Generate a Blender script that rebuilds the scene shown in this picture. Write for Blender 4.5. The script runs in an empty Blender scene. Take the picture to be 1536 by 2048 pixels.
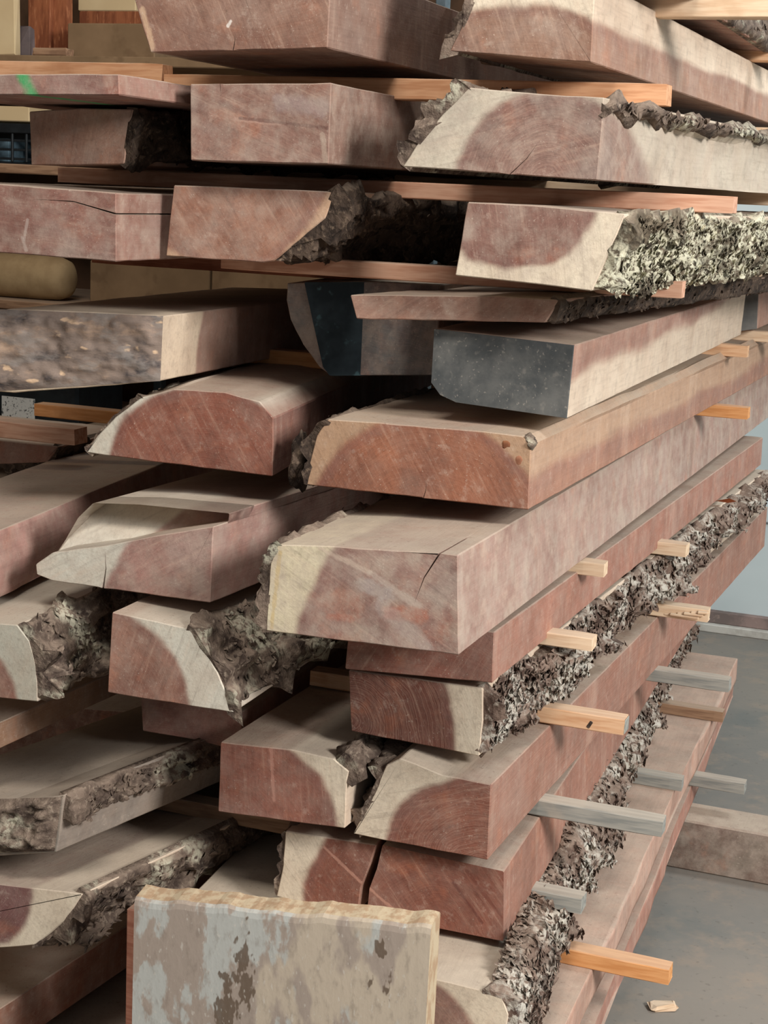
import bpy, math, random
import numpy as np
from mathutils import Matrix, Vector
random.seed(7); RNG = np.random.default_rng(7)
SC = bpy.context.scene
COL = SC.collection

# ------------------------------------------------------------------ camera, world, light, exposure
F_PX, VPX, VPY, TILT, CAM_H = 3200.0, 2010.0, 435.0, 0.045, 1.5

def _camera_axes():
    D = np.array([VPX - 768, VPY - 1024, F_PX])
    sx = (-F_PX**2 - D[1]*(D[1] - TILT*D[0])) / (D[0] + D[1]*TILT)
    S = -np.array([sx, D[1] + TILT*(sx - D[0]), F_PX])
    D = D/np.linalg.norm(D); S = S/np.linalg.norm(S)
    return np.stack([S, D, np.cross(S, D)*(1 if np.cross(S, D)[1] < 0 else -1)], 1)
RM = _camera_axes()                                   # camera(x right, y down, z ahead) <- world

cam_data = bpy.data.cameras.new('camera')
cam_data.sensor_fit = 'AUTO'; cam_data.sensor_width = 36.0
cam_data.lens = F_PX/2048*36.0; cam_data.clip_start = 0.05; cam_data.clip_end = 60
cam = bpy.data.objects.new('camera', cam_data); COL.objects.link(cam)
xr, yd, za = RM[0], RM[1], RM[2]
cam.matrix_world = Matrix(((xr[0], -yd[0], -za[0], 0), (xr[1], -yd[1], -za[1], 0), (xr[2], -yd[2], -za[2], CAM_H), (0, 0, 0, 1)))
SC.camera = cam

world = bpy.data.worlds.new('workshop_air'); SC.world = world; world.use_nodes = True
bg = world.node_tree.nodes['Background']
bg.inputs[0].default_value = (0.90, 0.96, 1.0, 1); bg.inputs[1].default_value = 0.24

def area(name, loc, target, size, size_y, power, color):
    l = bpy.data.lights.new(name, 'AREA'); l.shape = 'RECTANGLE'; l.size = size; l.size_y = size_y
    l.energy = power; l.color = color
    o = bpy.data.objects.new(name, l); COL.objects.link(o); o.location = loc
    o.rotation_euler = (Vector(target) - Vector(loc)).to_track_quat('-Z', 'Y').to_euler()
    return o
area('doorway_daylight', (3.2, 0.3, 3.0), (-0.6, 2.6, 0.8), 1.1, 1.1, 255, (1.0, 0.97, 0.93))
area('front_fill_light', (-0.5, 0.1, 3.8), (-0.8, 2.6, 0.9), 1.2, 0.6, 72, (1.0, 0.94, 0.86))  # unseen fill light, added to brighten front faces and tops
area('far_ceiling_lamp', (1.2, 4.4, 3.4), (1.2, 4.8, 0.0), 1.2, 0.6, 60, (0.92, 0.98, 1.0))
area('rack_lamp', (-2.4, 3.3, 3.3), (-2.3, 4.5, 1.5), 0.5, 0.3, 5, (1.0, 0.74, 0.46))

SC.view_settings.view_transform = 'Standard'; SC.view_settings.look = 'None'
SC.view_settings.gamma = 1.0; SC.view_settings.use_curve_mapping = False
SC.view_settings.exposure = 0.0

# ------------------------------------------------------------------ helpers
def ray(u, v): return RM.T @ np.array([u - 768, v - 1024, F_PX])
def at(u, v, Y):
    d = ray(u, v); return d*Y/d[1] + np.array([0, 0, CAM_H])
def atz(u, v, Z):
    d = ray(u, v); return d*(Z - CAM_H)/d[2] + np.array([0, 0, CAM_H])

def rgb(r, g, b):
    f = lambda c: (c/255/12.92) if c <= 10 else ((c/255 + .055)/1.055)**2.4
    return (f(r), f(g), f(b), 1)

def _h(ix, iy, iz, s):
    n = (ix*374761393 + iy*668265263 + iz*2147483647 + s*1274126177) & 0xFFFFFFFF
    n = ((n ^ (n >> 13))*1274126177) & 0xFFFFFFFF
    return ((n ^ (n >> 16)) & 0xFFFF)/32767.5 - 1
def vnoise(p, s=0):
    p = np.asarray(p, float); i = np.floor(p).astype(np.int64); f = p - i; f = f*f*(3 - 2*f)
    r = 0
    for dx in (0, 1):
        for dy in (0, 1):
            for dz in (0, 1):
                w = (f[..., 0] if dx else 1-f[..., 0])*(f[..., 1] if dy else 1-f[..., 1])*(f[..., 2] if dz else 1-f[..., 2])
                r = r + w*_h(i[..., 0]+dx, i[..., 1]+dy, i[..., 2]+dz, s)
    return r
def fbm(p, s=0, o=4):
    p = np.asarray(p, float); a, r = 1.0, 0
    for k in range(o):
        r = r + a*vnoise(p*2**k, s + k); a *= .5
    return r

def mesh_obj(name, verts, faces, mat, parent=None, smooth=None, loc=None, rotz=0):
    me = bpy.data.meshes.new(name)
    me.from_pydata([tuple(map(float, v)) for v in verts], [], faces); me.update()
    me.materials.append(mat)
    if smooth is not None:
        if smooth is True: smooth = [True]*len(me.polygons)
        me.polygons.foreach_set('use_smooth', smooth)
    o = bpy.data.objects.new(name, me); COL.objects.link(o)
    if parent: o.parent = parent
    if loc is not None: o.location = loc; o.rotation_euler = (0, 0, rotz)
    return o
def empty(name, loc, rotz=0):
    o = bpy.data.objects.new(name, None); COL.objects.link(o); o.empty_display_size = .05
    o.location = loc; o.rotation_euler = (0, 0, rotz); return o
def tag(o, label, cat=None, group=None, kind=None):
    if label: o['label'] = label
    if cat: o['category'] = cat
    if group: o['group'] = group
    if kind: o['kind'] = kind
    return o

# ------------------------------------------------------------------ node material helper
class NT:
    def __init__(s, name):
        s.m = bpy.data.materials.new(name); s.m.use_nodes = True; s.t = s.m.node_tree; s.t.nodes.clear()
        s.out = s.t.nodes.new('ShaderNodeOutputMaterial'); s.b = s.t.nodes.new('ShaderNodeBsdfPrincipled')
        s.t.links.new(s.b.outputs[0], s.out.inputs[0]); s.b.inputs['Roughness'].default_value = .85
        s.b.inputs['Specular IOR Level'].default_value = .2
    def put(s, sock, v):
        if isinstance(v, bpy.types.NodeSocket): s.t.links.new(v, sock)
        elif v is not None: sock.default_value = v
    def n(s, typ, ins=None, **props):
        nd = s.t.nodes.new('ShaderNode' + typ)
        for k, v in props.items(): setattr(nd, k, v)
        for k, v in (ins or {}).items(): s.put(nd.inputs[k], v)
        return nd
    def math(s, op, a, b=None, c=None):
        nd = s.n('Math', operation=op); s.put(nd.inputs[0], a); s.put(nd.inputs[1], b); s.put(nd.inputs[2], c); return nd.outputs[0]
    def vec(s, op, a, b=None):
        nd = s.n('VectorMath', operation=op); s.put(nd.inputs[0], a)
        if b is not None: s.put(nd.inputs[1], b)
        return nd.outputs['Value'] if op in ('LENGTH', 'DOT_PRODUCT') else nd.outputs[0]
    def mix(s, f, a, b, blend='MIX'):
        nd = s.n('Mix', data_type='RGBA', blend_type=blend); s.put(nd.inputs[0], f); s.put(nd.inputs[6], a); s.put(nd.inputs[7], b); return nd.outputs[2]
    def ramp(s, f, lo, hi, a=0., b=1.):
        nd = s.n('MapRange', interpolation_type='SMOOTHSTEP'); s.put(nd.inputs[0], f)
        nd.inputs[1].default_value = lo; nd.inputs[2].default_value = hi; nd.inputs[3].default_value = a; nd.inputs[4].default_value = b
        return nd.outputs[0]
    def noise(s, vec, scale, detail=3, rough=.5, dim='3D', w=None):
        nd = s.n('TexNoise', noise_dimensions=dim)
        if dim != '1D': s.put(nd.inputs['Vector'], vec)
        if w is not None: s.put(nd.inputs['W'], w)
        nd.inputs['Scale'].default_value = scale; nd.inputs['Detail'].default_value = detail; nd.inputs['Roughness'].default_value = rough
        return nd.outputs[0]
    def obj(s): return s.n('TexCoord').outputs['Object']
    def nrm(s): return s.n('TexCoord').outputs['Normal']
    def xyz(s, v):
        nd = s.n('SeparateXYZ'); s.put(nd.inputs[0], v); return nd.outputs
    def bump(s, h, strength=.4, dist=.002):
        nd = s.n('Bump', {'Height': h}); nd.inputs['Strength'].default_value = strength; nd.inputs['Distance'].default_value = dist
        s.t.links.new(nd.outputs[0], s.b.inputs['Normal'])
    def color(s, c): s.put(s.b.inputs['Base Color'], c); return s.m

DUST = rgb(190, 175, 158)
HEART = rgb(158, 116, 100); HEART_RED = rgb(142, 88, 72); HEART_DARK = rgb(112, 68, 57); HEART_ORANGE = rgb(154, 101, 78)
SAP = rgb(226, 212, 190); SAP_GREY = rgb(214, 210, 196); SAP_YEL = rgb(224, 212, 182)

def wood_material(name, pith, radius, heart=HEART, sap=SAP, side=None, dust=.8, film=.18, ring=.14, saw=None, seed=0., axis='Y', spray=None, stain=0.0, mud=0.0, warp_amt=.045, flare=0., streaks=()):
    """solid timber: growth rings about the pith line, heartwood inside `radius`, sapwood outside; settled sawdust on upward faces"""
    T = NT(name); oc = T.obj(); nm = T.xyz(T.nrm())
    sh = T.vec('ADD', oc, (seed*3.1, seed*1.7, seed*2.3))
    st = T.vec('MULTIPLY', sh, (1, .22, 1) if axis == 'Y' else (.22, 1, 1))
    warp = T.math('MULTIPLY', T.math('SUBTRACT', T.noise(st, 8, 4), .5), warp_amt)
    x, y, z = T.xyz(oc)
    a = T.math('SUBTRACT', x if axis == 'Y' else y, pith[0]); b = T.math('SUBTRACT', z, pith[1])
    r = T.math('ADD', T.math('SQRT', T.math('ADD', T.math('MULTIPLY', a, a), T.math('MULTIPLY', b, b))), warp)
    if flare: r = T.math('ADD', r, T.math('MULTIPLY', y, flare))
    rings = T.noise(None, 170, 2, .6, '1D', r)
    rings2 = T.noise(None, 480, 1, .5, '1D', r)
    rg = T.math('ADD', T.math('MULTIPLY', rings, .6), T.math('MULTIPLY', rings2, .4))
    fib = T.noise(T.vec('MULTIPLY', sh, (1, .05, 1) if axis == 'Y' else (.05, 1, 1)), 190, 3, .6)
    mot = T.noise(sh, 11, 5, .6)
    fine = T.noise(sh, 320, 2, .6)
    # heartwood with soft rings and mottling
    h = T.mix(T.ramp(mot, .35, .68), heart, T.mix(.55, heart, rgb(96, 60, 52)))
    h = T.mix(T.math('MULTIPLY', T.ramp(T.noise(T.vec('ADD', sh, (5, 5, 5)), 14, 4, .6), .54, .70), .45), h, T.mix(.55, heart, rgb(196, 118, 80)))
    h = T.mix(T.math('MULTIPLY', T.ramp(rg, .44, .66), ring*.95), h, T.mix(.55, heart, rgb(66, 40, 36)))
    h = T.mix(T.math('MULTIPLY', T.ramp(rings2, .56, .40), ring*.4), h, rgb(196, 162, 142))
    h = T.mix(T.math('MULTIPLY', T.ramp(T.noise(sh, 7, 4, .6), .50, .68), min(.8, film*1.6)), h, rgb(172, 156, 146))
    s_ = T.mix(T.ramp(mot, .40, .66), sap, T.mix(.28, sap, rgb(168, 140, 116)))
    s_ = T.mix(T.math('MULTIPLY', T.ramp(rg, .46, .66), ring*.25), s_, rgb(150, 124, 100))
    edge = T.math('SUBTRACT', r, radius)
    c = T.mix(T.ramp(edge, -.008, .006), h, s_)
    band = T.math('SUBTRACT', 1.0, T.ramp(T.math('ABSOLUTE', T.math('ADD', edge, .010)), 0, .012))
    c = T.mix(T.math('MULTIPLY', band, .28), c, rgb(120, 82, 78))
    c = T.mix(T.math('MULTIPLY', T.ramp(fib, .45, .75), .30), c, T.mix(.6, c, rgb(70, 48, 42)))
    # end grain saw strokes / long-face saw bands
    isend = T.ramp(T.math('ABSOLUTE', nm[1]), .6, .8)
    isside = T.ramp(T.math('ABSOLUTE', nm[0]), .6, .8)
    ang = math.radians(saw if saw is not None else 65)
    cr = T.math('ADD', T.math('MULTIPLY', x, math.sin(ang)), T.math('MULTIPLY', z, -math.cos(ang)))
    al = T.math('ADD', T.math('MULTIPLY', x, math.cos(ang)), T.math('MULTIPLY', z, math.sin(ang)))
    cv = T.n('CombineXYZ', {0: T.math('MULTIPLY', cr, 120), 1: T.math('MULTIPLY', al, 6), 2: seed}).outputs[0]
    strokes = T.noise(cv, 1.0, 5, .72)
    c = T.mix(T.math('MULTIPLY', T.math('MULTIPLY', T.ramp(strokes, .50, .72), isend), .55 if saw is not None else .15), c, T.mix(.5, c, rgb(60, 34, 30)))
    c = T.mix(T.math('MULTIPLY', T.math('MULTIPLY', T.ramp(strokes, .48, .30), isend), .20 if saw is not None else .10), c, rgb(222, 190, 166))
    sv = T.n('CombineXYZ', {0: T.math('MULTIPLY', y, 26), 1: T.math('MULTIPLY', z, 2.5), 2: T.math('MULTIPLY', x, 2)}).outputs[0]
    bands = T.noise(sv, .7, 4, .6)
    c = T.mix(T.math('MULTIPLY', isside, .26), c, side or rgb(198, 160, 140))  # side faces tinted paler: sawdust, plus light painted into the colour
    c = T.mix(T.math('MULTIPLY', T.math('MULTIPLY', T.ramp(bands, .52, .75), isside), .16), c, rgb(128, 96, 80))
    c = T.mix(T.math('MULTIPLY', T.math('MULTIPLY', T.ramp(bands, .47, .30), isside), .16), c, rgb(230, 204, 182))
    for (ax, az, bx, bz, hw, col, amt) in streaks:
        L2 = (bx-ax)**2 + (bz-az)**2
        t = T.n('Clamp', {0: T.math('DIVIDE', T.math('ADD', T.math('MULTIPLY', T.math('SUBTRACT', x, ax), bx-ax), T.math('MULTIPLY', T.math('SUBTRACT', z, az), bz-az)), L2)}).outputs[0]
        ex = T.math('SUBTRACT', T.math('SUBTRACT', x, ax), T.math('MULTIPLY', t, bx-ax)); ez = T.math('SUBTRACT', T.math('SUBTRACT', z, az), T.math('MULTIPLY', t, bz-az))
        dd = T.math('SQRT', T.math('ADD', T.math('MULTIPLY', ex, ex), T.math('MULTIPLY', ez, ez)))
        dd = T.math('ADD', dd, T.math('MULTIPLY', T.math('SUBTRACT', T.noise(sh, 55, 4, .6), .5), hw*1.6))
        c = T.mix(T.math('MULTIPLY', T.math('MULTIPLY', T.ramp(dd, hw*.35, hw, 1., 0.), isend), amt), c, col)
    if stain: c = T.mix(T.math('MULTIPLY', T.ramp(T.noise(sh, 14, 5, .6), .48, .66), stain), c, rgb(74, 70, 70))
    if mud: c = T.mix(T.math('MULTIPLY', T.ramp(T.noise(sh, 20, 4, .6), .5, .62), mud), c, rgb(228, 212, 188))
    if spray:
        d = T.math('ABSOLUTE', T.math('ADD', T.math('SUBTRACT', x, spray[0]), T.math('MULTIPLY', z, .55)))
        d = T.math('ADD', d, T.math('MULTIPLY', T.math('SUBTRACT', T.noise(sh, 60, 3), .5), .012))
        c = T.mix(T.ramp(d, .002, .016, .95, 0.), c, rgb(40, 158, 92))
    gr = T.noise(sh, 52, 7, .72)
    c = T.mix(T.math('MULTIPLY', T.ramp(gr, .50, .70), .34), c, T.mix(.7, c, rgb(84, 66, 58)))
    c = T.mix(T.math('MULTIPLY', T.ramp(gr, .46, .30), .22), c, rgb(214, 196, 180))
    # thin film of dust all over, thick dust on top
    c = T.mix(T.math('MULTIPLY', T.ramp(T.noise(sh, 30, 5, .65), .35, .75), film*1.5), c, rgb(182, 166, 152))
    top = T.ramp(nm[2], .55, .85)
    dn = T.ramp(T.noise(sh, 24, 5, .7), .30, .62, .72, 1.0)
    dc = T.mix(T.ramp(T.noise(sh, 6, 3), .35, .7), DUST, rgb(174, 160, 145))
    dc = T.mix(T.math('MULTIPLY', T.ramp(T.noise(sh, 130, 2, .7), .60, .74), .45), dc, rgb(110, 92, 80))
    c = T.mix(T.math('MULTIPLY', T.math('MULTIPLY', top, dn), dust), c, dc)
    c = T.mix(T.math('MULTIPLY', T.ramp(fine, .66, .74), .35), c, rgb(220, 206, 190))
    T.bump(T.math('ADD', T.math('ADD', T.math('MULTIPLY', fib, .6), T.math('MULTIPLY', fine, .4)), T.math('MULTIPLY', T.math('MULTIPLY', strokes, isend), .8)), .35, .0016)
    T.b.inputs['Roughness'].default_value = .8
    return T.color(c)

def bark_material(name, dark, mid, light, lichen=0.0, lich=rgb(190, 186, 166), dust=.35):
    T = NT(name); oc = T.obj(); nz = T.xyz(T.nrm())[2]
    n1 = T.noise(oc, 26, 6, .65); n2 = T.noise(oc, 95, 4, .6); n3 = T.noise(oc, 11, 3)
    c = T.mix(T.ramp(n1, .36, .62), dark, mid); c = T.mix(T.math('MULTIPLY', T.ramp(n2, .52, .72), .8), c, light)
    if lichen: c = T.mix(T.math('MULTIPLY', T.math('MULTIPLY', T.ramp(n3, .56-.2*lichen, .70-.2*lichen), T.ramp(n2, .40, .54)), .95), c, lich)
    c = T.mix(T.math('MULTIPLY', T.ramp(nz, .5, .9), dust), c, rgb(160, 142, 126))
    T.bump(T.math('ADD', n1, T.math('MULTIPLY', n2, .7)), .9, .006); T.b.inputs['Roughness'].default_value = .95
    return T.color(c)

BARK_DARK = bark_material('bark_dark', rgb(44, 36, 32), rgb(86, 72, 62), rgb(126, 108, 92))
BARK_GREY = bark_material('bark_grey_brown', rgb(70, 58, 52), rgb(122, 106, 94), rgb(160, 144, 128), .25)
BARK_LICHEN = bark_material('bark_lichen', rgb(66, 58, 48), rgb(116, 104, 88), rgb(158, 148, 126), .95, rgb(212, 208, 184))
BARK_SHAGGY = bark_material('bark_shaggy', rgb(80, 62, 54), rgb(132, 112, 100), rgb(180, 168, 154), .5, rgb(196, 190, 178))
T = NT('weathered_wane'); oc = T.vec('MULTIPLY', T.obj(), (.42, 1, 1)); a_ = T.noise(oc, 22, 6, .62); b_ = T.noise(T.vec('ADD', oc, (4, 0, 2)), 34, 5, .6)
cc = T.mix(T.ramp(a_, .34, .50), rgb(78, 74, 76), rgb(140, 124, 114)); cc = T.mix(T.ramp(a_, .52, .66), cc, rgb(176, 150, 130))
cc = T.mix(T.math('MULTIPLY', T.ramp(b_, .50, .62), .6), cc, rgb(150, 142, 136)); cc = T.mix(T.math('MULTIPLY', T.ramp(T.noise(T.vec('ADD', oc, (1, 0, 7)), 46, 3), .63, .70), .9), cc, rgb(222, 190, 158))
T.bump(T.math('ADD', a_, b_), .6, .004); WEATHERED = T.color(cc)

def flat_material(name, c1, c2, scale=8, stretch=(1, 1, 1), rough=.8, c3=None, bump=.2):
    T = NT(name); v = T.vec('MULTIPLY', T.obj(), stretch)
    n = T.noise(v, scale, 4, .6); c = T.mix(T.ramp(n, .35, .65), c1, c2)
    if c3: c = T.mix(T.math('MULTIPLY', T.ramp(T.noise(v, scale*3.3, 3), .58, .70), .7), c, c3)
    T.bump(T.noise(v, scale*9, 3), bump, .001); T.b.inputs['Roughness'].default_value = rough
    return T.color(c)

def stick_material(name, c1, c2, c3):
    T = NT(name); oc = T.obj(); v = T.vec('MULTIPLY', oc, (.08, 1, 1))
    n = T.noise(v, 120, 3, .6); c = T.mix(T.ramp(n, .38, .64), c1, c2)
    c = T.mix(T.math('MULTIPLY', T.ramp(T.noise(oc, 14, 4), .52, .7), .55), c, c3)
    nz = T.xyz(T.nrm())[2]
    c = T.mix(T.math('MULTIPLY', T.ramp(nz, .6, .9), .45), c, DUST)
    T.bump(n, .3, .001); return T.color(c)
PINE = stick_material('sticker_fresh', rgb(220, 180, 144), rgb(202, 154, 116), rgb(184, 138, 102))
PINE_PALE = stick_material('sticker_pale', rgb(230, 204, 174), rgb(214, 182, 150), rgb(196, 164, 132))
PINE_PINK = stick_material('sticker_pink', rgb(212, 168, 142), rgb(192, 142, 116), rgb(170, 122, 98))
PINE_ORANGE = stick_material('sticker_orange', rgb(222, 162, 108), rgb(204, 140, 86), rgb(186, 130, 84))
PINE_PEACH = stick_material('sticker_peach', rgb(218, 168, 130), rgb(198, 144, 106), rgb(182, 128, 92))
PINE_RED = stick_material('sticker_red', rgb(176, 112, 84), rgb(150, 88, 64), rgb(128, 74, 56))
STICK_GREY = stick_material('sticker_grey', rgb(160, 158, 150), rgb(132, 134, 130), rgb(176, 166, 152))
STICK_BROWN = stick_material('sticker_brown', rgb(160, 128, 102), rgb(134, 104, 82), rgb(116, 90, 72))

# ------------------------------------------------------------------ slab builder
def resample(P, marks, ds, natural):
    """P: outline points (x,z); natural[i] true if edge i..i+1 is a natural edge. Returns points, per-point edge index, per-point natural flag"""
    n = len(P); out = []; eid = []
    for i in range(n):
        a, b = P[i], P[(i+1) % n]; p = P[i-1]
        L = np.linalg.norm(b - a); k = max(1, int(round(L/(ds if natural[i] else 3*ds))))
        c = min(.0016, L*.2)
        sharp = not (natural[i] and natural[i-1])
        t0 = 0.
        if sharp:
            Lp = np.linalg.norm(p - a); out.append(a + (p - a)/Lp*min(.0016, Lp*.2)); eid.append((i-1) % n)
            t0 = c/L
        for j in range(k):
            out.append(a + (b - a)*max(j/k, t0 if j == 0 else 0)); eid.append(i)
    return np.array(out), np.array(eid)

def stations(L, a=.012, b=.06):
    y = [0.0, .0016]; s = a
    while y[-1] + s < L: y.append(y[-1] + s); s = min(b, s*1.06)
    y.append(L - .0016) if L - .0016 > y[-1] + 1e-4 else None
    y.append(L); return np.array(y)

def orient(P):
    x, z = P[:, 0], P[:, 1]
    return np.sum(x*np.roll(z, -1) - np.roll(x, -1)*z)       # >0 counter-clockwise seen from the front (-Y)

def loft(R, closed_caps=True):
    """R: (stations, points, 3) -> verts, faces. Outline counter-clockwise seen from -Y"""
    m, n, _ = R.shape; V = R.reshape(-1, 3); Fc = []
    for k in range(m-1):
        for i in range(n):
            j = (i+1) % n
            Fc.append((k*n+i, k*n+j, (k+1)*n+j, (k+1)*n+i))
    if closed_caps:
        Fc.append(tuple(range(n-1, -1, -1))[::-1]); Fc.append(tuple((m-1)*n + i for i in range(n-1, -1, -1)))
    return V, Fc

def slab(name, label, poly, Y, L, cat='timber', yaw=0., edge=None, bark=None, nat=(), pith=None, heart_at=None, wood=None, coat=None,
         cracks=(), seed=1, sag=0., group=None, front_bark=None, wav=.006, flakes=None, bark_th=.014, taper=None, ledge=None, pitch=0.):
    """poly: front outline (image points laid on the vertical plane Y); bark/nat: indices of edges (i -> i+1) carrying bark / natural wane"""
    W = np.array([at(u, v, Y) for u, v in poly])
    if edge is not None:                                   # run direction read off a long arris
        z0 = at(*edge[0], Y)[2]; d = atz(*edge[1], z0) - at(*edge[0], Y); yaw = math.atan2(d[0], d[1])
    else: yaw = math.radians(yaw)
    org = np.array([W[:, 0].mean(), Y, W[:, 2].min()])
    c, s = math.cos(yaw), math.sin(yaw)
    def loc(w):                                            # world -> local (rotation about z by -yaw)
        d = np.asarray(w) - org; return np.array([c*d[0] - s*d[1], s*d[0] + c*d[1], d[2]])
    def l2(u, v):
        q = loc(at(u, v, Y)); return np.array([q[0], q[2]])
    P = np.array([l2(u, v) for u, v in poly])
    n = len(P)
    bark = list(bark or []); natset = set(bark) | set(nat)
    natural = [i in natset for i in range(n)]
    if orient(P) < 0:                                      # flip to counter-clockwise; edge i becomes n-2-i
        P = P[::-1]; m = lambda i: (n - 2 - i) % n
        bark = [m(i) for i in bark]; natset = {m(i) for i in natset}; natural = [i in natset for i in range(n)]
    root = empty(name, org, -yaw); root.rotation_euler = (pitch, 0, -yaw)
    tag(root, label, cat, group)
    w = dict(wood or {})
    pl = l2(*pith) if pith else np.array([0., -1.])
    if w.get('axis') == 'X': pl = np.array(w.pop('pith_yz')); rad = w.pop('rad')
    else: rad = float(np.linalg.norm(l2(*heart_at) - pl)) if heart_at else 9.
    if 'streaks' in w:
        w['streaks'] = [(*l2(a, b), *l2(c_, d_), hw*Y/F_PX, col, amt) for (a, b, c_, d_, hw, col, amt) in w['streaks']]
    mat = wood_material('timber_' + name + '_%d' % seed, pl, rad, seed=float(seed), **w)
    Q, eid = resample(P, None, .009, natural)
    # outward normals
    def normals(Q):
        t = np.roll(Q, -1, 0) - np.roll(Q, 1, 0); nn = np.stack([t[:, 1], -t[:, 0]], 1); return nn/np.maximum(np.linalg.norm(nn, axis=1), 1e-9)[:, None]
    N = normals(Q)
    ys = stations(L)
    cen = Q.mean(0)
    def ring(Q, N, ys, isn, tw=None):
        R = np.zeros((len(ys), len(Q), 3))
        skew = math.tan(yaw)                              # the end is sawn on the plane Y = const
        for k, y in enumerate(ys):
            off = isn*(vnoise(np.stack([Q[:, 0]*14 + seed*7.7, np.full(len(Q), y*9.), Q[:, 1]*14], 1), seed)*wav*min(1, .25 + y*3)
                       + vnoise(np.stack([np.full(len(Q), seed*3.), np.full(len(Q), y*2.2), eid*0. if tw is None else Q[:, 0]*0], 1), seed+5)*wav*2.2*min(1, y*2))
            off = off + vnoise(np.stack([Q[:, 0]*60, np.full(len(Q), y*30.), Q[:, 1]*60 + seed], 1), seed)*.0006
            if k == 0 or k == len(ys)-1: off = off - .0014
            q = Q + N*off[:, None]
            if taper: q = (q - cen)*np.array([1 + taper[0]*y/L, 1 + taper[1]*y/L]) + cen
            R[k, :, 0] = q[:, 0]; R[k, :, 2] = q[:, 1] + sag*math.sin(math.pi*min(1, y/L))
            R[k, :, 1] = y + (skew*q[:, 0])*max(0, 1 - y/max(.3, L)) 
        return R
    isn = np.array([(.08 if e in bark else 1.) if natural[e] else 0. for e in eid])
    # cracks: narrow wedges that open at the sawn end and close a hand's breadth in
    ring_list = None
    if cracks:
        Qn, En, Nn, In = list(Q), list(eid), list(N), list(isn); tips = []
        for (ea, tip, wpx, depth) in cracks:
            A = l2(*ea); Tp = l2(*tip); hw = wpx*Y/F_PX*.5
            best = min(range(len(Qn)), key=lambda i: np.linalg.norm((Qn[i] + Qn[(i+1) % len(Qn)])*.5 - A))
            a, b = Qn[best], Qn[(best+1) % len(Qn)]; d = (b - a)/np.linalg.norm(b - a)
            t = np.clip(np.dot(A - a, d), hw*1.5, np.linalg.norm(b-a) - hw*1.5); B = a + d*t
            mids = []
            M1 = (B + Tp)*.5 + np.array([Tp[1]-B[1], B[0]-Tp[0]])*.05
            ins = [(B - d*hw, B - d*hw), (M1 - d*hw*.55, B - d*hw*.7), (Tp, B), (M1 + d*hw*.55, B + d*hw*.7), (B + d*hw, B + d*hw)]
            for q_, (p0, p1) in enumerate(ins):
                Qn.insert(best+1+q_, p0); En.insert(best+1+q_, En[best]); Nn.insert(best+1+q_, Nn[best]); In.insert(best+1+q_, 0.)
            tips.append((ins, depth))
        Q2 = np.array(Qn); eid = np.array(En); N2 = np.array(Nn); I2 = np.array(In)
        R = ring(Q2, N2, ys, I2, 1)
        for ins, depth in tips:
            for p0, p1 in ins:
                i = int(np.argmin(np.linalg.norm(Q2 - p0, axis=1)))
                for k, y in enumerate(ys):
                    f = max(0., 1 - y/depth)
                    q = p0*f + p1*(1-f)
                    R[k, i, 0] = q[0]; R[k, i, 2] = q[1] + sag*math.sin(math.pi*min(1, y/L))
    else:
        R = ring(Q, N, ys, isn)
    V, Fc = loft(R)
    nn = R.shape[1]
    sm = [bool(isn[i % nn] > 0 and 0 < i//nn < len(ys)-2) if not cracks else False for i in range((len(ys)-1)*nn)] + [False, False]
    body = mesh_obj('sawn_timber', V, Fc, mat, root, sm)
    if ledge:
        lp = np.array([l2(u, v) for u, v in ledge['poly']])
        if orient(lp) < 0: lp = lp[::-1]
        lq, le = resample(lp, None, .01, [False]*len(lp))
        yy = np.concatenate([[ledge['y']], ys[ys > ledge['y'] + .01]])
        if 'thin' in ledge: yy = np.array([ledge['y'], ledge['y'] + ledge['thin']])
        rr = np.zeros((len(yy), len(lq), 3)); rr[:, :, 0] = lq[:, 0]; rr[:, :, 2] = lq[:, 1]; rr[:, :, 1] = yy[:, None]
        if 'slope' in ledge: rr[0, :, 1] += (lq[:, 1] - lq[:, 1].min())*ledge['slope']
        V2, F2 = loft(rr); mesh_obj(ledge.get('name', 'torn_ledge'), V2, F2, ledge.get('mat', mat), root)
    if coat:
        cp = cen + (P - cen)*.992
        rr = np.zeros((3, n, 3))
        for k, (yy, f) in enumerate(((-.0022, .994), (-.0016, 1.), (.004, 1.))):
            q = cen + (cp - cen)*f; rr[k, :, 0] = q[:, 0]; rr[k, :, 2] = q[:, 1]; rr[k, :, 1] = yy + math.tan(yaw)*q[:, 0]
        V2, F2 = loft(rr); o = mesh_obj('end_coating', V2, F2, coat, root); o['label'] = 'dark wax paint on the sawn end'
    # bark
    if bark:
        groups = []; bs = sorted(bark)
        while bs:
            g = [bs.pop(0)]
            while bs and bs[0] == g[-1] + 1: g.append(bs.pop(0))
            groups.append(g)
        if len(groups) > 1 and groups[-1][-1] == n-1 and groups[0][0] == 0: groups[0] = groups.pop() + groups[0]
        for gi, g in enumerate(groups):
            pts = [P[g[0]]]
            for e in g:
                a, b = P[e], P[(e+1) % n]; k = max(2, int(np.linalg.norm(b-a)/.0055))
                pts += [a + (b-a)*j/k for j in range(1, k+1)]
            make_bark(root, np.array(pts), L, yaw, bark_th, seed + gi*13, (flakes or {}).get('mat', BARK_GREY), (flakes or {}).get('n', 0), (flakes or {}).get('size', .007), (flakes or {}).get('fmat'), sag, (flakes or {}).get('rough', 1.), (flakes or {}).get('over', .35), (flakes or {}).get('peel', 0.))
    if front_bark:
        make_front(root, np.array([l2(u, v) for u, v in front_bark['quad']]), yaw, front_bark['th'], seed, front_bark['mat'])
    return root

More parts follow.
